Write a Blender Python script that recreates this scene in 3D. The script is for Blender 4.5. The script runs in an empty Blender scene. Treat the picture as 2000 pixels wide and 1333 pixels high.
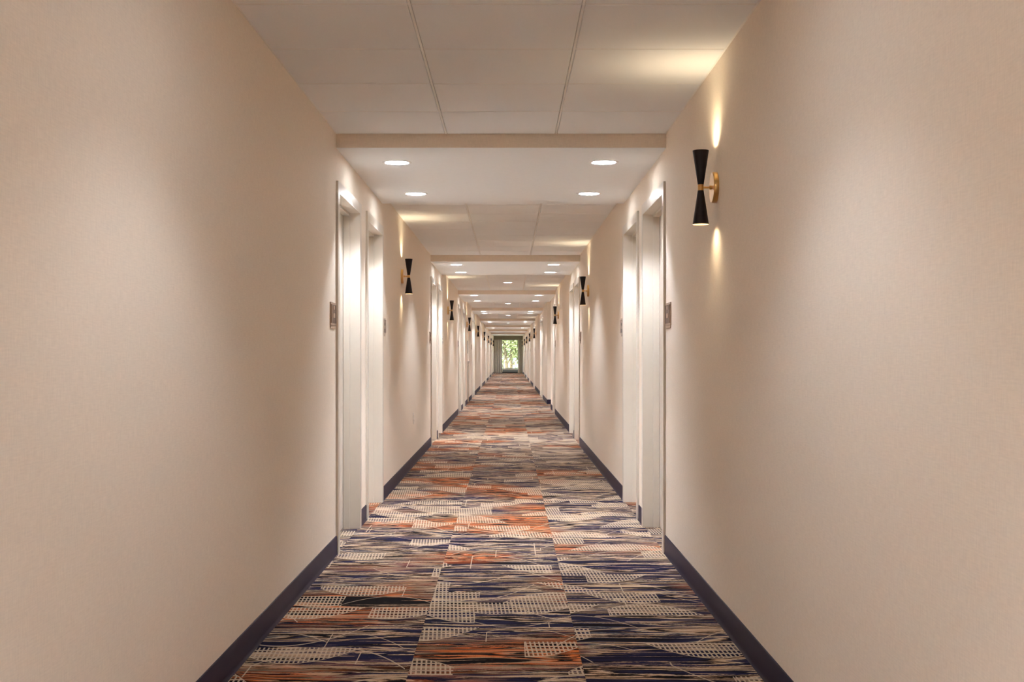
import bpy, bmesh, math, random
from mathutils import Vector, Matrix
random.seed(7)
S = bpy.context.scene
C = S.collection
R = math.radians

# ------------------------------------------------------------------ camera, world, sun, exposure
FPX = 2331.0                       # focal length in pixels of the 2000 px wide frame
CAMH = 1.10
cam_d = bpy.data.cameras.new('camera')
cam_d.sensor_width = 36.0
cam_d.lens = 36.0 * FPX / 2000.0
cam_d.shift_x = 6 / 2000.0
cam_d.shift_y = 28.5 / 2000.0
cam_d.clip_end = 400
cam = bpy.data.objects.new('camera', cam_d)
cam.location = (0, 0, CAMH)
cam.rotation_euler = (R(90), 0, 0)
C.objects.link(cam)
S.camera = cam

S.view_settings.view_transform = 'Standard'
S.view_settings.look = 'None'
S.view_settings.gamma = 1
S.view_settings.exposure = 1.42
S.cycles.diffuse_bounces = 14
S.cycles.max_bounces = 16
S.view_settings.use_curve_mapping = False

w = bpy.data.worlds.new('world'); S.world = w; w.use_nodes = True
bg = w.node_tree.nodes['Background']
bg.inputs[0].default_value = (0.86, 0.93, 1.0, 1)
bg.inputs[1].default_value = 2.6
sun_d = bpy.data.lights.new('sun', 'SUN'); sun_d.energy = 6.0; sun_d.angle = R(2); sun_d.color = (1, .95, .85)
sun = bpy.data.objects.new('sun', sun_d); sun.rotation_euler = (R(48), 0, R(-30)); C.objects.link(sun)

P_CENTRE = 16.0      # ceiling downlight in the tiled bays
P_FAR_CENTRE = 36.0   # the same in the bays further on
P_SOFFIT = 42.0      # each of the four downlights of a lowered soffit
P_SCONCE = 1.9
LENS_SOFFIT = 20.0
LENS_CENTRE = 40.0
WARM = (0.94, 0.985, 1.075)
WARM2 = (1.0, 0.82, 0.54)

# ------------------------------------------------------------------ layout (metres, y runs down the corridor)
XL, XR = -0.958, 0.871
ZC = CAMH + 1.228          # tiled ceiling
ZS = CAMH + 1.152          # lowered soffits
YB, YE = -6.0, 74.0
WT = 0.15
J = [(-1.38, 1.03), (6.61, 9.03), (14.60, 17.04), (22.45, 25.6), (30.58, 33.0), (39.6, 42.0), (48.2, 50.6), (56.0, 58.4), (64.2, 66.6)]
DH = 2.02                  # door opening height
doorsL, doorsR = [], []
for i, (a, b) in enumerate(J):
    if i == 0: continue
    if i == 3:
        doorsL += [(a + .1, a + 1.14), (a + 2.3, a + 3.3)]
        doorsR += [(a + .05, a + .99)]
    else:
        doorsL += [(a + .05, a + .99), (a + 1.42, a + 2.34)]
        doorsR += [(a + .07, a + 1.06), (a + 1.42, a + 2.36)]
LOB = (24.75, 27.1)        # side lobby mouth in the right wall
NICHE = (27.25, 28.75)     # fountain recess in the left wall

# ------------------------------------------------------------------ materials
def new_mat(name):
    m = bpy.data.materials.new(name); m.use_nodes = True
    nt = m.node_tree
    return m, nt, nt.nodes['Principled BSDF']
class NT:
    def __init__(s, nt): s.nt = nt
    def n(s, t, **k):
        o = s.nt.nodes.new(t)
        for a, b in k.items(): setattr(o, a, b)
        return o
    def link(s, a, b): s.nt.links.new(a, b)
    def val(s, sock, v):
        if hasattr(v, 'is_linked') or hasattr(v, 'links'): s.link(v, sock)
        else: sock.default_value = v
    def m(s, op, a, b=None, c=None, clamp=False):
        o = s.n('ShaderNodeMath', operation=op); o.use_clamp = clamp
        s.val(o.inputs[0], a)
        if b is not None: s.val(o.inputs[1], b)
        if c is not None: s.val(o.inputs[2], c)
        return o.outputs[0]
    def mix(s, f, a, b):
        o = s.n('ShaderNodeMix', data_type='RGBA'); s.val(o.inputs[0], f); s.val(o.inputs[6], a); s.val(o.inputs[7], b)
        return o.outputs[2]
    def xyz(s, x, y, z=0.0):
        o = s.n('ShaderNodeCombineXYZ'); s.val(o.inputs[0], x); s.val(o.inputs[1], y); s.val(o.inputs[2], z); return o.outputs[0]
    def noise(s, vec, scale=1.0, detail=2, rough=.5, dist=0.0):
        o = s.n('ShaderNodeTexNoise'); s.link(vec, o.inputs['Vector'])
        o.inputs['Scale'].default_value = scale; o.inputs['Detail'].default_value = detail
        o.inputs['Roughness'].default_value = rough; o.inputs['Distortion'].default_value = dist
        return o.outputs[0]
    def ramp(s, f, stops, mode='LINEAR'):
        o = s.n('ShaderNodeValToRGB'); cr = o.color_ramp; cr.interpolation = mode
        while len(cr.elements) < len(stops): cr.elements.new(.5)
        for e, (p, c) in zip(cr.elements, stops):
            e.position = p; e.color = (*c, 1) if len(c) == 3 else c
        s.link(f, o.inputs[0]); return o.outputs[0]

def simple(name, col, rough=.5, metal=0.0, var=0.04, bump=0.0, scale=60, spec=.5, coat=0.0):
    m, nt, p = new_mat(name); k = NT(nt)
    tc = k.n('ShaderNodeTexCoord')
    nz = k.noise(tc.outputs['Object'], scale, 3, .6)
    c2 = tuple(max(0, x * (1 - var)) for x in col); c1 = tuple(min(1, x * (1 + var)) for x in col)
    k.link(k.ramp(nz, [(.3, c2), (.7, c1)]), p.inputs['Base Color'])
    p.inputs['Roughness'].default_value = rough; p.inputs['Metallic'].default_value = metal
    p.inputs['Specular IOR Level'].default_value = spec; p.inputs['Coat Weight'].default_value = coat
    if bump:
        b = k.n('ShaderNodeBump'); b.inputs['Strength'].default_value = bump; b.inputs['Distance'].default_value = .001
        k.link(nz, b.inputs['Height']); k.link(b.outputs[0], p.inputs['Normal'])
    return m
def emit(name, col, s):
    m, nt, p = new_mat(name)
    p.inputs['Base Color'].default_value = (*col, 1)
    p.inputs['Emission Color'].default_value = (*col, 1); p.inputs['Emission Strength'].default_value = s
    return m

def wallpaper():
    m, nt, p = new_mat('vinyl_wallcovering'); k = NT(nt)
    g = k.n('ShaderNodeNewGeometry')
    sp = k.n('ShaderNodeSeparateXYZ'); k.link(g.outputs['Position'], sp.inputs[0])
    h = k.m('ADD', sp.outputs[0], sp.outputs[1])
    v1 = k.noise(k.xyz(k.m('MULTIPLY', h, 260.0), k.m('MULTIPLY', sp.outputs[2], 26.0)), 1, 2, .6)
    v2 = k.noise(k.xyz(k.m('MULTIPLY', h, 26.0), k.m('MULTIPLY', sp.outputs[2], 260.0)), 1, 2, .6)
    v = k.m('MULTIPLY', k.m('ADD', v1, v2), .5)
    base = (.845, .755, .645)
    k.link(k.ramp(v, [(.3, tuple(x * .93 for x in base)), (.7, tuple(x * 1.07 for x in base))]), p.inputs['Base Color'])
    p.inputs['Roughness'].default_value = .7; p.inputs['Specular IOR Level'].default_value = .3
    b = k.n('ShaderNodeBump'); b.inputs['Strength'].default_value = .12; b.inputs['Distance'].default_value = .0006
    k.link(v, b.inputs['Height']); k.link(b.outputs[0], p.inputs['Normal'])
    return m

def carpet():
    m, nt, p = new_mat('patterned_carpet'); k = NT(nt)
    g = k.n('ShaderNodeNewGeometry')
    sp = k.n('ShaderNodeSeparateXYZ'); k.link(g.outputs['Position'], sp.inputs[0])
    X, Y = sp.outputs[0], sp.outputs[1]
    # which 61 cm tile we are on: each tile is cut from another place of the pattern
    colf = k.m('FLOOR', k.m('DIVIDE', k.m('SUBTRACT', X, XL), .6097))
    ismid = k.m('COMPARE', colf, 1.0, .1)
    rowf = k.m('FLOOR', k.m('ADD', k.m('DIVIDE', Y, .6097), k.m('MULTIPLY', ismid, .5)))
    wn = k.n('ShaderNodeTexWhiteNoise', noise_dimensions='3D'); k.link(k.xyz(colf, k.m('MULTIPLY', rowf, .25)), wn.inputs[0])
    wn2 = k.n('ShaderNodeTexWhiteNoise', noise_dimensions='1D'); k.link(k.m('ADD', colf, 7.3), wn2.inputs['W'])
    off = k.m('MULTIPLY', wn2.outputs[0], 37.0)
    px = k.m('ADD', X, off); py = k.m('ADD', Y, k.m('MULTIPLY', off, 1.7))
    # brushed streaks across the corridor
    warp = k.noise(k.xyz(k.m('MULTIPLY', px, 3.0), k.m('MULTIPLY', py, 3.0)), 1, 2, .5)
    fine = k.noise(k.xyz(k.m('MULTIPLY', px, 34.0), k.m('MULTIPLY', py, 60.0)), 1, 3, .7)
    ysw = k.m('ADD', k.m('MULTIPLY', py, 5.5), k.m('ADD', k.m('MULTIPLY', warp, .32), k.m('MULTIPLY', fine, .08)))
    n1 = k.noise(k.xyz(k.m('MULTIPLY', px, .6), ysw, off), 1, 3, .55)
    n2 = k.noise(k.xyz(k.m('MULTIPLY', px, 1.6), k.m('MULTIPLY', ysw, 6.0), 4.4), 1, 2, .5)
    blk, nav, gry, tan, crm, org, rst = (.006, .004, .005), (.019, .017, .055), (.15, .155, .15), (.42, .265, .16), (.64, .49, .35), (.66, .17, .045), (.34, .07, .02)
    zone = k.noise(k.xyz(k.m('MULTIPLY', px, .8), k.m('MULTIPLY', py, 1.3), 3.3), 1, 1, .5)
    zf = k.m('MULTIPLY', k.m('SUBTRACT', zone, .505), 10.0, clamp=True)
    # broad fields
    val = k.m('ADD', n1, k.m('MULTIPLY', k.m('SUBTRACT', fine, .5), .03))
    A = k.ramp(val, [(.30, blk), (.36, nav), (.37, gry), (.377, crm), (.395, tan), (.400, blk), (.425, nav), (.432, gry), (.438, crm), (.452, tan), (.457, blk),
                     (.480, blk), (.485, tan), (.500, crm), (.505, blk), (.530, nav), (.560, nav), (.567, crm), (.588, tan), (.594, blk), (.63, nav), (.72, blk)])
    Bc = k.ramp(val, [(.30, rst), (.36, blk), (.367, org), (.385, tan), (.392, blk), (.41, blk), (.416, org), (.435, rst), (.44, blk), (.452, blk),
                     (.457, tan), (.472, org), (.478, blk), (.495, blk), (.500, org), (.515, org), (.52, blk), (.535, blk), (.541, tan), (.56, org), (.568, blk), (.60, blk), (.61, org), (.64, tan), (.65, blk)])
    base = k.mix(zf, A, Bc)
    # thin brushed lines over the fields
    thin = k.ramp(k.m('ADD', n2, k.m('MULTIPLY', k.m('SUBTRACT', fine, .5), .10)),
                  [(.0, (0, 0, 0)), (.36, (0, 0, 0)), (.38, (1, 1, 1)), (.41, (1, 1, 1)), (.43, (0, 0, 0)), (.61, (0, 0, 0)), (.63, (1, 1, 1)), (.66, (1, 1, 1)), (.68, (0, 0, 0))])
    tcol = k.ramp(n2, [(.0, blk), (.52, blk), (.53, tan), (1.0, crm)])
    base = k.mix(k.m('MULTIPLY', thin, .8), base, tcol)
    # cream leaf shapes filled with a lattice, or only outlined
    def shapes(cw, ch, ox, oy, seed, fillp):
        qx = k.m('DIVIDE', k.m('ADD', px, ox), cw); qy = k.m('DIVIDE', k.m('ADD', py, oy), ch)
        iy = k.m('FLOOR', qy)
        qx = k.m('ADD', qx, k.m('MULTIPLY', iy, .37))
        ix = k.m('FLOOR', qx)
        u = k.m('SUBTRACT', qx, ix); v = k.m('SUBTRACT', qy, iy)
        w_ = k.n('ShaderNodeTexWhiteNoise', noise_dimensions='3D'); k.link(k.xyz(ix, iy, seed), w_.inputs[0])
        sc = k.n('ShaderNodeSeparateColor'); k.link(w_.outputs['Color'], sc.inputs[0])
        cu = k.m('MULTIPLY_ADD', sc.outputs[0], 1.0, 0.0)
        cv = k.m('ROUND', sc.outputs[1])
        du = k.m('DIVIDE', k.m('SUBTRACT', u, cu), .60); dv = k.m('DIVIDE', k.m('SUBTRACT', v, cv), .97)
        r = k.m('ADD', k.m('MULTIPLY', du, du), k.m('ABSOLUTE', dv))
        inside = k.m('LESS_THAN', r, 1.0)
        line = k.m('COMPARE', r, 1.0, .017)
        edge = k.m('MULTIPLY', k.m('LESS_THAN', u, .010), inside)
        line = k.m('MAXIMUM', line, edge)
        on = k.m('LESS_THAN', sc.outputs[2], fillp)
        outl = k.m('LESS_THAN', sc.outputs[2], .66)
        fx = k.m('FRACT', k.m('DIVIDE', k.m('MULTIPLY_ADD', py, .05, px), .017)); fy = k.m('FRACT', k.m('DIVIDE', py, .050))
        lat = k.m('MAXIMUM', k.m('LESS_THAN', fx, .38), k.m('LESS_THAN', fy, .28))
        fill = k.m('MULTIPLY', k.m('MULTIPLY', inside, on), lat)
        return k.m('MAXIMUM', fill, k.m('MULTIPLY', line, outl))
    s1 = shapes(.40, .24, 0.0, 0.0, 1.5, .42); s2 = shapes(.55, .42, .2, .11, 9.1, .14)
    ov = k.m('MAXIMUM', s1, k.m('MULTIPLY', s2, .9))
    base = k.mix(k.m('MULTIPLY', ov, .8), base, (.62, .49, .36, 1))
    # pile: fine ribs and fuzz
    rib = k.m('MULTIPLY_ADD', k.m('SINE', k.m('MULTIPLY', X, 1570.0)), .10, .90)
    fuzz = k.m('MULTIPLY_ADD', k.noise(k.xyz(k.m('MULTIPLY', X, 420.0), k.m('MULTIPLY', Y, 300.0)), 1, 2, .6), 1.0, .5)
    mul = k.n('ShaderNodeVectorMath', operation='SCALE'); k.link(base, mul.inputs[0]); k.link(k.m('MULTIPLY', rib, fuzz), mul.inputs['Scale'])
    k.link(mul.outputs[0], p.inputs['Base Color'])
    p.inputs['Roughness'].default_value = .95; p.inputs['Specular IOR Level'].default_value = .05
    b = k.n('ShaderNodeBump'); b.inputs['Strength'].default_value = .35; b.inputs['Distance'].default_value = .002
    k.link(fuzz, b.inputs['Height']); k.link(b.outputs[0], p.inputs['Normal'])
    return m

M = {}
M['wall'] = wallpaper()
M['carpet'] = carpet()
M['tile'] = simple('mineral_ceiling_tile', (.90, .93, .955), .9, var=.02, bump=.3, scale=220, spec=.1)
M['gyp'] = simple('white_gypsum', (.90, .93, .95), .85, var=.01, scale=30, spec=.2)
M['tee'] = simple('white_tee', (.90, .90, .89), .5, var=.01)
M['void'] = simple('plenum_grey', (.5, .49, .48), .9)
M['cream'] = simple('cream_enamel', (.68, .62, .535), .28, var=.01, scale=20, spec=.5)
M['door'] = simple('door_paint', (.68, .62, .54), .4, var=.02, scale=20)
M['base'] = simple('navy_rubber', (.020, .013, .034), .5, var=.1, scale=40, spec=.2)
M['black'] = simple('black_enamel', (.012, .008, .009), .45, var=.1, spec=.3)
M['white_in'] = simple('white_enamel', (.8, .74, .62), .5)
M['brass'] = simple('satin_brass', (.72, .44, .16), .30, 1.0, var=.06, scale=80)
M['nickel'] = simple('satin_nickel', (.55, .53, .50), .3, 1.0, var=.05)
M['lens'] = emit('lit_lens', (.96, .99, 1.04), LENS_SOFFIT)
M['lens_c'] = emit('lit_lens_bright', (.93, .99, 1.08), LENS_CENTRE)
M['bulb'] = emit('lit_bulb', (1.0, .72, .38), 4.0)
M['sign'] = simple('sign_brown', (.11, .065, .045), .4, var=.15)
M['signframe'] = simple('sign_champagne', (.48, .36, .28), .35, .3, var=.05)
M['plastic'] = simple('ivory_plastic', (.78, .73, .66), .35)
M['steel'] = simple('brushed_steel', (.66, .65, .62), .35, .7, var=.05, scale=90)
M['greypan'] = simple('grey_panel', (.35, .35, .31), .5)
M['curtain'] = simple('taupe_curtain', (.60, .57, .52), .9, var=.12, scale=25, spec=.1)
M['valance'] = simple('olive_valance', (.20, .165, .12), .85, var=.1, scale=25)
M['heater'] = simple('grey_heater', (.16, .19, .20), .45)
M['heater_dark'] = simple('dark_grille', (.02, .025, .03), .6)
M['alu'] = simple('window_aluminium', (.35, .36, .35), .4, .6)
M['bark'] = simple('bark', (.16, .12, .08), .9, var=.3, scale=12, bump=1)
M['grass'] = simple('lawn', (.20, .26, .09), .95, var=.35, scale=3)
M['leafA'] = simple('leaf_yellow_green', (.40, .42, .20), .6, var=.35, scale=4)
M['leafB'] = simple('leaf_green', (.20, .27, .15), .6, var=.35, scale=4)
M['leafC'] = simple('leaf_grey_green', (.30, .36, .24), .6, var=.3, scale=4)
def glass():
    m = bpy.data.materials.new('window_glass'); m.use_nodes = True; nt = m.node_tree; nt.nodes.clear(); k = NT(nt)
    t = k.n('ShaderNodeBsdfTransparent'); g = k.n('ShaderNodeBsdfGlossy'); g.inputs['Roughness'].default_value = .02
    t.inputs[0].default_value = (.93, .96, .94, 1)
    mx = k.n('ShaderNodeMixShader'); mx.inputs[0].default_value = .06; o = k.n('ShaderNodeOutputMaterial')
    k.link(t.outputs[0], mx.inputs[1]); k.link(g.outputs[0], mx.inputs[2]); k.link(mx.outputs[0], o.inputs[0])
    return m
M['glass'] = glass()

# ------------------------------------------------------------------ mesh helpers
def box(bm, x0, x1, y0, y1, z0, z1, mi=0):
    if x0 > x1: x0, x1 = x1, x0
    if y0 > y1: y0, y1 = y1, y0
    v = [bm.verts.new((x, y, z)) for z in (z0, z1) for y in (y0, y1) for x in (x0, x1)]
    for f in ((0, 2, 3, 1), (4, 5, 7, 6), (0, 1, 5, 4), (2, 6, 7, 3), (0, 4, 6, 2), (1, 3, 7, 5)):
        fc = bm.faces.new([v[i] for i in f]); fc.material_index = mi
def lathe(bm, prof, seg=24, mat=Matrix(), mi=0, close=False):
    """prof: (r, z) list revolved round z."""
    rings = []
    for r, z in prof:
        if r < 1e-6: rings.append([bm.verts.new(mat @ Vector((0, 0, z)))])
        else: rings.append([bm.verts.new(mat @ Vector((r * math.cos(2 * math.pi * i / seg), r * math.sin(2 * math.pi * i / seg), z))) for i in range(seg)])
    prs = list(zip(rings, rings[1:]))
    if close: prs.append((rings[-1], rings[0]))
    for a, b in prs:
        for i in range(seg):
            j = (i + 1) % seg
            if len(a) == 1 and len(b) == 1: continue
            if len(a) == 1: f = bm.faces.new((a[0], b[j], b[i]))
            elif len(b) == 1: f = bm.faces.new((a[i], a[j], b[0]))
            else: f = bm.faces.new((a[i], a[j], b[j], b[i]))
            f.material_index = mi; f.smooth = True
def prism_y(bm, pts, y0, y1):
    """closed xz outline swept along y."""
    a = [bm.verts.new((x, y0, z)) for x, z in pts]; b = [bm.verts.new((x, y1, z)) for x, z in pts]
    n = len(pts)
    for i in range(n):
        bm.faces.new((a[i], a[(i + 1) % n], b[(i + 1) % n], b[i]))
    bm.faces.new(list(reversed(a))); bm.faces.new(b)
def bev(bm, off, seg=2):
    bmesh.ops.bevel(bm, geom=bm.edges[:] , offset=off, segments=seg, affect='EDGES', profile=.5)
def obj(name, bm, mats, parent=None, loc=None, sharp=True):
    bmesh.ops.recalc_face_normals(bm, faces=bm.faces[:])
    me = bpy.data.meshes.new(name); bm.to_mesh(me); bm.free()
    for m in (mats if isinstance(mats, (list, tuple)) else [mats]): me.materials.append(m)
    if sharp: me.set_sharp_from_angle(angle=R(40))
    o = bpy.data.objects.new(name, me); C.objects.link(o)
    if parent: o.parent = parent
    if loc: o.location = loc
    return o
def tag(o, label=None, cat=None, group=None, kind=None):
    if label: o['label'] = label
    if cat: o['category'] = cat
    if group: o['group'] = group
    if kind: o['kind'] = kind
    return o
def empty(name, loc=(0, 0, 0), rz=0):
    o = bpy.data.objects.new(name, None); C.objects.link(o); o.location = loc; o.rotation_euler = (0, 0, rz); o.empty_display_size = .1
    return o
def copy_tree(o, parent=None):
    c = o.copy(); C.objects.link(c); c.parent = parent
    for ch in list(o.children): copy_tree(ch, c)
    return c
def ordn(i): return ['first', 'second', 'third', 'fourth', 'fifth', 'sixth', 'seventh', 'eighth', 'ninth', 'tenth'][i]
B = bmesh.new

# ------------------------------------------------------------------ walls
def side_wall(name, xw, s, opens):
    """opens: (y0, y1, top). s=-1 left, +1 right. Solid pieces between and above the openings."""
    bm = B(); y = YB - .15; top = ZC + .25
    for a, b, t in sorted(opens):
        box(bm, xw, xw + s * WT, y, a, -.02, top)
        if t < top: box(bm, xw, xw + s * WT, a, b, t, top)
        y = b
    box(bm, xw, xw + s * WT, y, YE + .15, -.02, top)
    return bm
bm = side_wall('l', XL, -1, [(a, b, DH) for a, b in doorsL] + [(NICHE[0] + .2, NICHE[1] - .2, 1.66)])
box(bm, XL - .12, XL - .15, NICHE[0] + .2, NICHE[1] - .2, -.02, 1.66)
tag(obj('wall_left', bm, M['wall']), 'beige textured wall with doors, sconces and the recessed drinking fountain', kind='structure')
bm = side_wall('r', XR, 1, [(a, b, DH) for a, b in doorsR] + [(LOB[0], LOB[1], ZC + .25)])
LD = 1.6
box(bm, XR + WT, XR + LD, LOB[0] - .12, LOB[0], -.02, ZC + .25)
box(bm, XR + WT, XR + LD, LOB[1], LOB[1] + .12, -.02, ZC + .25)
box(bm, XR + LD, XR + LD + .12, LOB[0] - .12, LOB[1] + .12, -.02, ZC + .25)
tag(obj('wall_right', bm, M['wall']), 'beige textured wall broken by the side lobby opening', kind='structure')
bm = B(); box(bm, XL, XR, YB - .15, YB, -.02, ZC + .25)
tag(obj('wall_back', bm, M['wall']), 'beige wall closing the corridor behind the viewpoint', kind='structure')
WX0, WX1, WZ0, WZ1 = -.62, .72, .26, 2.10
bm = B()
box(bm, XL, WX0, YE, YE + .15, -.02, ZC + .25); box(bm, WX1, XR, YE, YE + .15, -.02, ZC + .25)
box(bm, WX0, WX1, YE, YE + .15, -.02, WZ0); box(bm, WX0, WX1, YE, YE + .15, WZ1, ZC + .25)
tag(obj('wall_end', bm, M['wall']), 'short beige end wall round the window', kind='structure')

# window
wo = empty('window_1', (0, YE, 0)); tag(wo, 'daylit window at the far end of the corridor', kind='structure')
bm = B()
for x0, x1, z0, z1 in ((WX0, WX0 + .05, WZ0, WZ1), (WX1 - .05, WX1, WZ0, WZ1), (WX0 + .05, WX1 - .05, WZ0, WZ0 + .05), (WX0 + .05, WX1 - .05, WZ1 - .05, WZ1)):
    box(bm, x0, x1, .05, .11, z0, z1)
obj('window_frame', bm, M['alu'], wo)
bm = B(); box(bm, WX0 + .05, WX1 - .05, .078, .084, WZ0 + .05, WZ1 - .05); obj('pane', bm, M['glass'], wo)
bm = B(); box(bm, WX0 - .03, WX1 + .03, -.04, .05, WZ0 - .025, WZ0); obj('window_sill', bm, M['cream'], wo)

# ------------------------------------------------------------------ floor: slab + carpet tiles
bm = B()
box(bm, XL - WT, XR + WT, YB - .15, YE + .15, -.15, -.006)
box(bm, XR + WT, XR + LD, LOB[0], LOB[1], -.15, -.001)
floor = tag(obj('floor', bm, M['carpet']), 'floor laid with multicoloured streaked carpet tiles', kind='structure')
T = (XR - XL) / 3
def tile_mesh(name, w_, l_, h, mat, bvl):
    bm = B(); box(bm, -w_ / 2, w_ / 2, -l_ / 2, l_ / 2, 0, h)
    bmesh.ops.bevel(bm, geom=[e for e in bm.edges if all(v.co.z > h - 1e-5 for v in e.verts)], offset=bvl, segments=1, affect='EDGES')
    bmesh.ops.recalc_face_normals(bm, faces=bm.faces[:])
    me = bpy.data.meshes.new(name); bm.to_mesh(me); bm.free(); me.materials.append(mat); return me
ct = tile_mesh('carpet_tile', T - .0006, T - .0006, .006, M['carpet'], .0004)
far = B()
for c in range(3):
    y = -T if c != 1 else -T * 1.5
    x = XL + T * (c + .5)
    while y < YE - .01:
        y1 = min(y + T, YE)
        if y1 > .5 and y < 24.5:
            o = bpy.data.objects.new('carpet_tile', ct); C.objects.link(o); o.parent = floor
            o.location = (x, (y + y + T) / 2, -.006)
        elif y >= 24.5:
            box(far, x - T / 2 + .0003, x + T / 2 - .0003, y + .0003, y1 - .0003, -.006, 0)
        y += T
for c in range(3):
    x = XL + T * (c + .5); y = -T if c != 1 else -T * 1.5
    while y > YB:
        y0 = max(y - T, YB); box(far, x - T / 2 + .0003, x + T / 2 - .0003, y0 + .0003, y - .0003, -.006, 0); y -= T
# carpet in the door recesses and the fountain niche
for xw, s, ds in ((XL, -1, doorsL), (XR, 1, doorsR)):
    for a, b in ds: box(far, xw + s * .0005, xw + s * (WT - .01), a + .02, b - .02, -.006, -.0002)
tag(obj('carpet_tile_field', far, M['carpet'], floor), 'distant run of the same carpet tiles', kind='stuff')

# ------------------------------------------------------------------ baseboards
def baseboard(name, xw, s, opens, label):
    bm = B(); h = .102; y = YB
    prof = [(xw, 0), (xw - s * .011, 0), (xw - s * .0075, .006), (xw - s * .006, .02), (xw - s * .006, h - .006), (xw - s * .004, h - .001), (xw, h)]
    segs = []
    for a, b in sorted(opens):
        segs.append((y, a)); y = b
    segs.append((y, YE))
    for a, b in segs: prism_y(bm, prof, a, b)
    return bm
CW = .05
bm = baseboard('l', XL, -1, [(a - CW, b + CW) for a, b in doorsL] + [(NICHE[0] + .2, NICHE[1] - .2)], '')
tag(obj('baseboard_left', bm, M['base']), 'dark navy rubber baseboard below the fountain wall', kind='structure')
bm = baseboard('r', XR, 1, [(a - CW, b + CW) for a, b in doorsR] + [(LOB[0], LOB[1])], '')
for yy, d in ((LOB[1], -1), (LOB[0], 1)):
    box(bm, XR - .006, XR + LD, yy, yy + d * .006, 0, .102)
box(bm, XR + LD - .006, XR + LD, LOB[0] + .006, LOB[1] - .006, 0, .102)
tag(obj('baseboard_right', bm, M['base']), 'dark navy rubber baseboard below the lobby wall', kind='structure')
bm = B(); box(bm, XL + .02, XR - .02, YE - .008, YE, 0, .102)
tag(obj('baseboard_end', bm, M['base']), 'dark navy rubber baseboard under the window', kind='structure')

# ------------------------------------------------------------------ ceiling
bm = B()
box(bm, XL, XR, YB, YE, ZC + .012, ZC + .1)
box(bm, XR, XR + LD, LOB[0], LOB[1], ZC + .0, ZC + .1)
ceiling = tag(obj('ceiling', bm, M['void']), 'suspended white tile ceiling stepped by lowered soffits', kind='structure')
bays = []
y = YB
for a, b in J:
    bays.append((y, a)); y = b
bays.append((y, YE))
tw = T - .014
tile_me = None
bm = B(); box(bm, -tw / 2, tw / 2, -tw / 2, tw / 2, 0, .011)
bmesh.ops.bevel(bm, geom=[e for e in bm.edges if all(v.co.z < 1e-5 for v in e.verts)], offset=.002, segments=1, affect='EDGES')
bmesh.ops.recalc_face_normals(bm, faces=bm.faces[:])
tile_me = bpy.data.meshes.new('ceiling_tile'); bm.to_mesh(tile_me); bm.free(); tile_me.materials.append(M['tile'])
def tile_cut(l_):
    bm = B(); box(bm, -tw / 2, tw / 2, -l_ / 2, l_ / 2, 0, .011)
    bmesh.ops.recalc_face_normals(bm, faces=bm.faces[:])
    me = bpy.data.meshes.new('ceiling_tile'); bm.to_mesh(me); bm.free(); me.materials.append(M['tile']); return me
ntile = 0
for bi, (a, b) in enumerate(bays):
    back = B() if bi < 1 else None
    tees = []
    y = b; cut = None
    rows = []
    while y - a > .05:
        y0 = max(a, y - T); rows.append((y0, y)); y -= T
    for (y0, y1) in rows:
        full = (y1 - y0) > T - .01
        if not full and cut is None and bi >= 1: cut = tile_cut(y1 - y0 - .014)
        for c in range(3):
            x = XL + T * (c + .5)
            if bi < 1:
                box(back, x - tw / 2, x + tw / 2, y0 + .0085, y1 - .0085, ZC, ZC + .011)
            else:
                o = bpy.data.objects.new('ceiling_tile', tile_me if full else cut); C.objects.link(o); o.parent = ceiling
                o.location = (x, (y0 + y1) / 2, ZC); ntile += 1
    if back is not None: tag(obj('ceiling_tile_field', back, M['tile'], ceiling), 'ceiling tiles behind the viewpoint', kind='stuff')
    for c in (1, 2):
        bm = B(); x = XL + T * c; box(bm, x - .0045, x + .0045, a + .001, b - .001, ZC + .0005, ZC + .012); obj('ceiling_tee', bm, M['tee'], ceiling)
    for (y0, y1) in rows[1:]:
        bm = B()
        for c in range(3):
            xa, xb = XL + T * c + (.005 if c else 0), XL + T * (c + 1) - (.005 if c < 2 else 0)
            box(bm, xa, xb, y1 - .0045, y1 + .0045, ZC + .0005, ZC + .012)
        obj('cross_tee', bm, M['tee'], ceiling)
    bm = B()
    box(bm, XL, XL + .008, a, b, ZC - .0, ZC + .012); box(bm, XR - .008, XR, a, b, ZC - .0, ZC + .012)
    obj('wall_angle', bm, M['tee'], ceiling)
for i, (a, b) in enumerate(J):
    bm = B(); box(bm, XL, XR, a, b, ZS, ZC + .011)
    for f in bm.faces:
        if all(v.co.z < ZS + 1e-4 for v in f.verts): f.material_index = 1
    obj('soffit', bm, [M['wall'], M['gyp']], ceiling)

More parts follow.
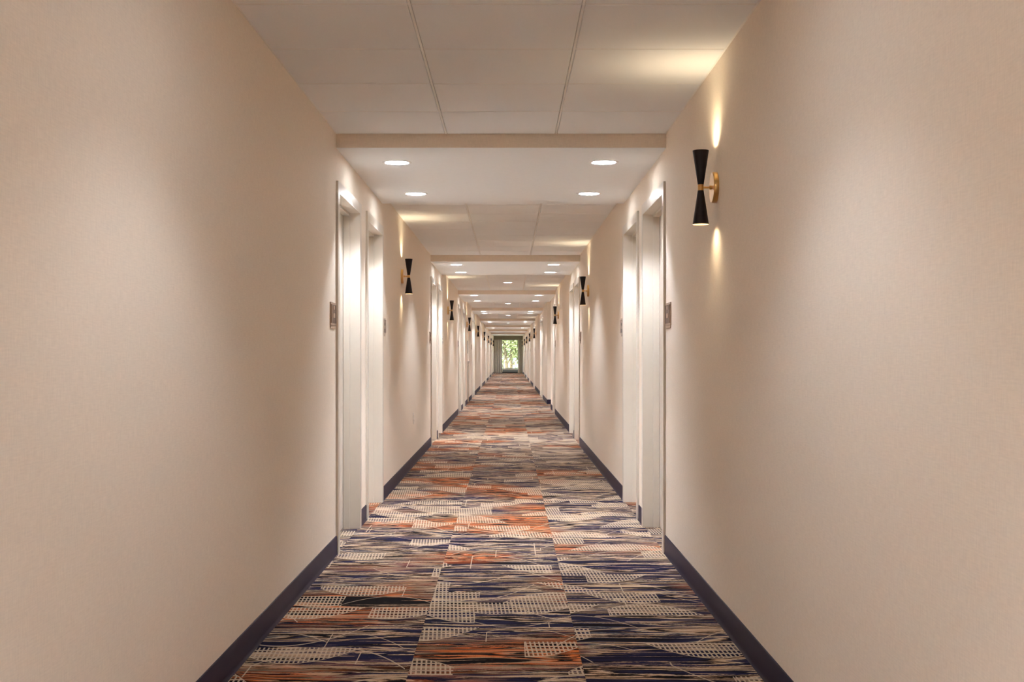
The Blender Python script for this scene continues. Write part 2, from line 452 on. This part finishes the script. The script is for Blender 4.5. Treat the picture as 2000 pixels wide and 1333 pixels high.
# ------------------------------------------------------------------ doors
def door_unit(xw, s, a, b, n, label):
    """door set deep in a pressed metal frame; local x runs into the wall."""
    root = empty('door_%d' % n, (xw, a, 0)); L = b - a
    tag(root, label, kind='structure')
    def bx(bm, d0, d1, y0, y1, z0, z1): box(bm, s * d0, s * d1, y0, y1, z0, z1)
    # frame: casing faces, jambs, stops
    bm = B(); pr = -.013; dp = WT + .012; e = .0006
    bx(bm, pr, -e, -CW, .002, 0, DH + CW); bx(bm, pr, -e, L - .002, L + CW, 0, DH + CW); bx(bm, pr, -e, .002, L - .002, DH - .002, DH + CW)
    obj('door_casing', bm, M['cream'], root)
    bm = B()
    bx(bm, pr, dp, e, .016, 0, DH - e); bx(bm, pr, dp, L - .016, L - e, 0, DH - e); bx(bm, pr, dp, .016, L - .016, DH - .016, DH - e)
    obj('door_jamb', bm, M['cream'], root)
    bm = B()
    bx(bm, .053, .092, .016, .032, 0, DH - .032); bx(bm, .053, .092, L - .032, L - .016, 0, DH - .032); bx(bm, .053, .092, .016, L - .016, DH - .032, DH - .016)
    obj('door_stop', bm, M['cream'], root)
    bm = B(); bx(bm, .094, .138, .019, L - .019, .008, DH - .019); leaf = obj('door_leaf', bm, M['door'], root)
    # lever handle and card reader on the leaf
    bm = B(); rot = Matrix.Translation((s * .094, .085, 1.0)) @ Matrix.Rotation(-s * R(90), 4, 'Y')
    lathe(bm, [(0, 0), (.027, 0), (.027, .006), (.022, .009), (.010, .010), (.010, .042), (0, .042)], 16, rot)
    box(bm, s * (.094 - .036), s * (.094 - .050), .078, .19, .991, 1.009)
    obj('door_handle', bm, M['nickel'], leaf)
    bm = B(); box(bm, s * .094, s * .074, .055, .115, 1.10, 1.22); obj('card_reader', bm, M['nickel'], leaf)
    bm = B(); bx(bm, .092, .140, .0165, L - .0165, 0, .007); obj('door_threshold', bm, M['nickel'], root)
    return root
n = 1
for i, (a, b) in enumerate(doorsL):
    door_unit(XL, -1, a, b, n, '%s recessed cream door along the fountain wall, counted from the viewpoint' % (ordn(i) if i < 10 else 'distant')); n += 1
for i, (a, b) in enumerate(doorsR):
    door_unit(XR, 1, a, b, n, '%s recessed cream door along the lobby wall, counted from the viewpoint' % (ordn(i) if i < 10 else 'distant')); n += 1

# ------------------------------------------------------------------ downlights
def lamp(name, kind, loc, power, col, parent=None, **k):
    d = bpy.data.lights.new(name, kind); d.energy = power; d.color = col
    for a_, b_ in k.items(): setattr(d, a_, b_)
    o = bpy.data.objects.new(name, d); C.objects.link(o); o.location = loc
    if parent: o.parent = parent
    return o
def downlight(loc, lens='lens'):
    root = empty('recessed_downlight', loc)
    bm = B(); lathe(bm, [(.070, .0), (.072, -.004), (.078, -.0055), (.087, -.002), (.088, .0)], 40)
    obj('trim_ring', bm, M['tee'], root)
    bm = B(); lathe(bm, [(.0703, -.0012), (0, -.0012)], 40); obj('lens', bm, M[lens], root)
    return root
proto = None
spot_kw = dict(spot_size=R(116), spot_blend=.5, shadow_soft_size=.05)
lensd = bpy.data.lights.new('downlight_beam', 'SPOT'); lensd.energy = P_SOFFIT; lensd.color = WARM
centd = bpy.data.lights.new('downlight_beam', 'SPOT'); centd.energy = P_CENTRE; centd.color = WARM
fard = bpy.data.lights.new('downlight_beam', 'SPOT'); fard.energy = P_FAR_CENTRE; fard.color = WARM
for d in (lensd, centd, fard):
    for a_, b_ in spot_kw.items(): setattr(d, a_, b_)
lensd.spot_size = R(112); lensd.spot_blend = .4
def beam(data, loc):
    o = bpy.data.objects.new('downlight_beam', data); C.objects.link(o); o.location = loc; return o
LX, RX = -.667, .564
for i, (a, b) in enumerate(J):
    spots = [(LX, a + .5), (RX, a + .49), (LX + .005, a + 1.87), (RX + .004, a + 1.86)] if i != 3 else [(LX, a + .35), (RX, a + .35), (LX, b - .5), (RX, b - .5)]
    for q, (x, y) in enumerate(spots):
        if proto is None: proto = downlight((x, y, ZS)); o = proto
        else:
            o = copy_tree(proto); o.location = (x, y, ZS)
        where = 'behind the viewpoint' if i == 0 else ('of the %s lowered soffit' % ordn(i - 1))
        tag(o, 'lit downlight at the %s %s corner %s' % (('front', 'rear')[q // 2], ('left', 'right')[q % 2], where), 'downlight', 'downlights in the lowered soffits')
        beam(lensd, (x, y, ZS - .012))
for bi, (a, b) in enumerate(bays):
    if bi == 0: ys = -3.5
    elif bi == 1: ys = 3.0
    elif bi == 2: ys = 11.75
    else: ys = (a + b) / 2
    if bi == 3: ys = 20.0
    x = -.02
    if bi != 2:
        if bi < 2: o = downlight((x, ys, ZC), 'lens_c')
        else: o = copy_tree(proto); o.location = (x, ys, ZC)
        tag(o, 'lit round downlight centred in the %s tiled ceiling bay from the viewpoint' % ordn(max(0, bi - 1)) if bi else 'lit round downlight in the tiled ceiling behind the viewpoint', 'downlight', 'downlights in the tiled bays')
    beam(centd if bi < 2 else fard, (x, ys, ZC - .012))
o = copy_tree(proto); o.location = (x, 72.7, ZC)  # extra downlight, added to brighten the dark curtains and end wall
tag(o, 'added round downlight brightening the curtains at the corridor end', 'downlight', 'downlights in the tiled bays')
beam(fard, (x, 72.7, ZC - .012))  # beam of the added downlight
o = copy_tree(proto); o.location = (XR + .8, 25.9, ZC)
tag(o, 'lit round downlight inside the side lobby', 'downlight', 'downlights in the tiled bays')
beam(lensd, (XR + .8, 25.9, ZC - .012))

# ------------------------------------------------------------------ wall sconces
ZSC = CAMH + .706
upd = bpy.data.lights.new('sconce_beam', 'SPOT'); upd.energy = P_SCONCE; upd.color = WARM2
upd.spot_size = R(150); upd.spot_blend = 1.0; upd.shadow_soft_size = .006
dnd = upd.copy(); dnd.energy = P_SCONCE * .55
def make_sconce():
    """local +x points away from the wall, origin on the wall at the plate centre."""
    root = empty('wall_sconce')
    ry = Matrix.Rotation(R(90), 4, 'Y')
    bm = B(); lathe(bm, [(0, 0), (.0645, 0), (.0645, .016), (.061, .0205), (0, .0205)], 40, ry); obj('backplate', bm, M['brass'], root)
    bm = B(); lathe(bm, [(.0, .0205), (.0085, .0205), (.0085, .029), (.0045, .031), (.0045, .056), (0, .056)], 16, ry); obj('arm', bm, M['brass'], root)
    ax = .066
    mt = Matrix.Translation((ax, 0, 0))
    bm = B(); lathe(bm, [(0, -.0125), (.0118, -.0125), (.0122, -.011), (.0122, .011), (.0118, .0125), (0, .0125)], 24, mt); obj('collar', bm, M['brass'], root)
    for sgn, nm in ((1, 'upper_shade'), (-1, 'lower_shade')):
        bm = B(); z0, z1 = .0127, .155
        lathe(bm, [(0, sgn * z0), (.0125, sgn * z0), (.034, sgn * z1)], 40, mt, 0)
        lathe(bm, [(.034, sgn * z1), (.0328, sgn * z1), (.0115, sgn * (z0 + .004)), (0, sgn * (z0 + .004))], 40, mt, 1)
        bmesh.ops.remove_doubles(bm, verts=bm.verts[:], dist=1e-5)
        sh = obj(nm, bm, [M['black'], M['white_in']], root)
        bm = B(); q = sgn * .118
        lathe(bm, [(0, q - sgn * .06), (.010, q - sgn * .055), (.013, q - sgn * .02), (.018, q), (.0125, q + sgn * .013), (0, q + sgn * .018)], 20, mt)
        obj('bulb', bm, M['bulb'], sh)
    return root
sc0 = make_sconce()
def sconce_place(o, xw, s, y):
    o.location = (xw, y, ZSC); o.rotation_euler = (0, 0, 0 if s < 0 else math.pi)
    ax = xw - s * .066
    up = bpy.data.objects.new('sconce_beam', upd); up.location = (ax, y, ZSC + .143); up.rotation_euler = (math.pi, 0, 0); C.objects.link(up)
    dn = bpy.data.objects.new('sconce_beam', dnd); dn.location = (ax, y, ZSC - .143); C.objects.link(dn)
first = True
il = ir = 0
for i in range(len(J)):
    yl = J[i][1] + 1.6 if i < len(J) else None
    if i == 0: yl = None
    nxt = J[i + 1][0] if i + 1 < len(J) else YE
    yr = nxt - 1.6
    if i == 3: yr = None                 # the wall between lobby and next soffit has none
    if i == 3: yl = 27.0
    for side, yy in (('l', yl), ('r', yr)):
        if yy is None: continue
        if first: o = sc0; first = False
        else: o = copy_tree(sc0)
        if side == 'l':
            tag(o, 'black double-cone brass wall sconce, %s from the viewpoint along the fountain wall' % ordn(il), 'wall light', 'sconces along the corridor'); il += 1
            sconce_place(o, XL, -1, yy)
        else:
            tag(o, 'black double-cone brass wall sconce, %s from the viewpoint along the lobby wall' % ordn(ir), 'wall light', 'sconces along the corridor'); ir += 1
            sconce_place(o, XR, 1, yy)

# ------------------------------------------------------------------ room signs
def make_sign():
    """local +x away from the wall."""
    root = empty('room_sign')
    bm = B(); box(bm, 0, .006, -.10, .10, -.062, .062); box(bm, 0, .004, -.085, .085, -.078, -.062); bev(bm, .001, 1)
    obj('sign_plate', bm, M['signframe'], root)
    bm = B(); box(bm, .006, .0075, -.088, .088, -.050, .050); obj('sign_panel', bm, M['sign'], root)
    bm = B()
    for y0, y1, z0, z1 in ((-.088, -.078, -.05, .05), (.078, .088, -.05, .05), (-.012, .018, .024, .044), (-.03, .034, -.02, .004)):
        box(bm, .0075, .010, y0, y1, z0, z1)
    obj('raised_bar', bm, M['signframe'], root)
    return root
sg0 = None
def place_sign(xw, s, y, label):
    global sg0
    if sg0 is None: sg0 = make_sign(); o = sg0
    else: o = copy_tree(sg0)
    o.location = (xw, y, CAMH + .226); o.rotation_euler = (0, 0, 0 if s < 0 else math.pi)
    tag(o, label, 'sign', 'room number signs beside the doors')
for nm, xw, s, ds in (('fountain', XL, -1, doorsL), ('lobby', XR, 1, doorsR)):
    for i, (a, b) in enumerate(ds):
        pair = i % 2
        if nm == 'lobby' and i > 4: pair = (i + 1) % 2
        y = a - CW - .13 if pair == 0 else b + CW + .13
        place_sign(xw, s, y, 'small brown room number sign beside the %s door of the %s wall' % (ordn(i) if i < 10 else ('%s farthest' % ordn(len(ds) - 1 - i) if len(ds) - 1 - i else 'farthest'), nm))

# ------------------------------------------------------------------ wall outlet
o = empty('wall_outlet', (XL, 11.96, .47)); tag(o, 'ivory duplex outlet low on the wall under the first fountain-wall sconce', 'outlet')
bm = B(); box(bm, 0, .005, -.036, .036, -.058, .058); bev(bm, .0015, 2); obj('outlet_plate', bm, M['plastic'], o)
for z in (-.022, .022):
    bm = B(); box(bm, .005, .0065, -.016, .016, z - .014, z + .014)
    rc = obj('receptacle', bm, M['plastic'], o)
    bm = B()
    for yy in (-.007, .007): box(bm, .0065, .0068, yy - .001, yy + .001, z - .002, z + .008)
    obj('slot', bm, M['heater_dark'], rc)

# ------------------------------------------------------------------ drinking fountain
ny0, ny1 = NICHE[0] + .21, NICHE[1] - .21
o = empty('drinking_fountain', (XL, (ny0 + ny1) / 2, 0)); tag(o, 'steel drinking fountain with bottle filler recessed in the wall past the third doors', 'fountain')
hl = (ny1 - ny0) / 2
bm = B(); box(bm, -.02, -.11, -hl, hl, .98, 1.65); obj('bottle_filler_panel', bm, M['plastic'], o)
bm = B(); box(bm, -.02, -.012, -.12, .12, 1.15, 1.45); obj('filler_recess', bm, M['heater_dark'], o)
bm = B()
lathe(bm, [(0, .87), (.10, .88), (.17, .93), (.185, .972), (.175, .975), (.15, .94), (0, .915)], 32, Matrix.Translation((-.065, 0, 0)) @ Matrix.Diagonal((.62, 1.6, 1, 1)))
obj('basin', bm, M['steel'], o)
bm = B(); box(bm, -.03, -.11, -hl, hl, .11, .86); obj('lower_panel', bm, M['greypan'], o)
bm = B(); lathe(bm, [(0, .95), (.012, .95), (.012, .995), (.006, 1.005), (0, 1.005)], 12, Matrix.Translation((-.03, .16, 0))); obj('spout', bm, M['nickel'], o)

# ------------------------------------------------------------------ curtains, valance, heater at the end
def curtain(x0, x1, label):
    bm = B(); n_ = 90; zt, zb = 2.12, .03
    front, backv = [], []
    for i in range(n_ + 1):
        t = i / n_; x = x0 + (x1 - x0) * t
        d = .065 * math.sin(t * 2 * math.pi * 5) + .012 * math.sin(t * 31)
        col = []
        for k_, z in enumerate((zb, 1.1, zt)):
            f = (1.15, 1.0, .8)[k_]
            col.append((bm.verts.new((x + .008 * math.sin(t * 47) * (k_ == 0), YE - .16 + d * f, z)), bm.verts.new((x, YE - .157 + d * f, z))))
        front.append(col)
    for i in range(n_):
        for k_ in range(2):
            a_, b_ = front[i], front[i + 1]
            f1 = bm.faces.new((a_[k_][0], b_[k_][0], b_[k_ + 1][0], a_[k_ + 1][0])); f1.smooth = True
            f2 = bm.faces.new((a_[k_][1], a_[k_ + 1][1], b_[k_ + 1][1], b_[k_][1])); f2.smooth = True
    o = obj('curtain', bm, M['curtain'], sharp=False)
    return tag(o, label, 'curtain', 'pair of curtains at the end window')
curtain(-.945, -.41, 'pleated taupe curtain on the left side of the end window')
curtain(.545, .86, 'narrower pleated taupe curtain on the right side of the end window')
bm = B(); box(bm, XL + .02, XR - .005, YE - .26, YE - .245, 2.085, 2.30); box(bm, XL + .02, XR - .005, YE - .245, YE - .002, 2.285, 2.30); bev(bm, .002, 1)
tag(obj('valance', bm, M['valance']), 'dark olive box valance above the end window curtains', 'valance')
o = empty('convector_heater', (.08, YE - .08, 0)); tag(o, 'low dark grey heater under the end window between the curtains', 'heater')
bm = B(); box(bm, -.47, .47, -.06, .06, .10, .215); bev(bm, .006, 2); obj('heater_cabinet', bm, M['heater'], o)
bm = B(); box(bm, -.45, .45, -.05, .05, .002, .10); obj('heater_base', bm, M['heater_dark'], o)

# ------------------------------------------------------------------ outdoors beyond the window
bm = B(); box(bm, -30, 30, YE + .5, YE + 70, -.6, -.4)
tag(obj('ground', bm, M['grass']), 'lawn outside the end window', kind='structure')
def tree(x, y, h, r, mat, label, seed):
    rng = random.Random(seed)
    root = empty('tree', (x, y, -.4)); tag(root, label, 'tree')
    bm = B()
    def limb(p, q, r0, r1):
        d = (q - p); L = d.length; rot = d.to_track_quat('Z', 'Y').to_matrix().to_4x4()
        lathe(bm, [(r0, 0), ((r0 + r1) / 2, L / 2), (r1, L), (0, L)], 8, Matrix.Translation(p) @ rot)
    top = Vector((rng.uniform(-.3, .3), 0, h * .55)); limb(Vector((0, 0, 0)), top, .13, .08)
    tips = []
    for i in range(9):
        st = Vector((0, 0, 0)).lerp(top, rng.uniform(.12, 1)); a_ = rng.uniform(0, 6.28)
        q = st + Vector((math.cos(a_) * r * .7, math.sin(a_) * r * .7, rng.uniform(.4, 1) * h * .4)); limb(st, q, .05, .015); tips.append(q)
    obj('trunk', bm, M['bark'], root)
    bm = B()
    for i in range(6000):
        c_ = rng.choice(tips) + Vector((rng.gauss(0, r * .3), rng.gauss(0, r * .3), rng.gauss(0, r * .28)))
        a_ = rng.uniform(.05, .10) * (1 + r * .25); u = Vector((rng.gauss(0, 1), rng.gauss(0, 1), rng.gauss(0, 1))).normalized(); v_ = u.orthogonal().normalized()
        bm.faces.new([bm.verts.new(c_ + u * a_), bm.verts.new(c_ + v_ * a_ * .5), bm.verts.new(c_ - u * a_), bm.verts.new(c_ - v_ * a_ * .5)])
    tag(obj('foliage', bm, mat, root, sharp=False), kind='stuff')
tree(-.1, YE + 9, 4.6, 1.5, M['leafA'], 'yellow-green tree in the middle of the end window', 1)
tree(1.7, YE + 13, 5.6, 1.6, M['leafC'], 'thin grey-green tree outside at the right of the end window', 2)
tree(-3.2, YE + 16, 5.2, 1.9, M['leafB'], 'darker green tree outside at the left of the end window', 3)
tree(.2, YE + 24, 8.0, 3.0, M['leafC'], 'tall grey-green tree far behind the yellow-green one', 11)
tree(-.6, YE + 33, 9.0, 3.6, M['leafA'], 'tallest and most distant tree beyond the end window', 12)
def shrub(x, y, r, mat, label, seed):
    rng = random.Random(seed); bm = B()
    for i in range(900):
        d = Vector((rng.gauss(0, 1), rng.gauss(0, 1), abs(rng.gauss(0, 1)))).normalized() * r * rng.uniform(.75, 1.05)
        c_ = Vector((0, 0, 0)) + d; a_ = rng.uniform(.05, .09); u = Vector((rng.gauss(0, 1), rng.gauss(0, 1), rng.gauss(0, 1))).normalized(); v_ = u.orthogonal().normalized()
        bm.faces.new([bm.verts.new(c_ + u * a_), bm.verts.new(c_ + v_ * a_ * .5), bm.verts.new(c_ - u * a_), bm.verts.new(c_ - v_ * a_ * .5)])
    tag(obj('shrub', bm, mat, loc=(x, y, -.4), sharp=False), label, 'shrub')
shrub(-.9, YE + 6, .8, M['leafC'], 'rounded grey-green shrub below the left side of the end window', 5)
shrub(.55, YE + 5, .7, M['leafB'], 'low green shrub below the middle of the end window', 6)
shrub(1.9, YE + 7, .9, M['leafA'], 'yellowish shrub below the right side of the end window', 8)
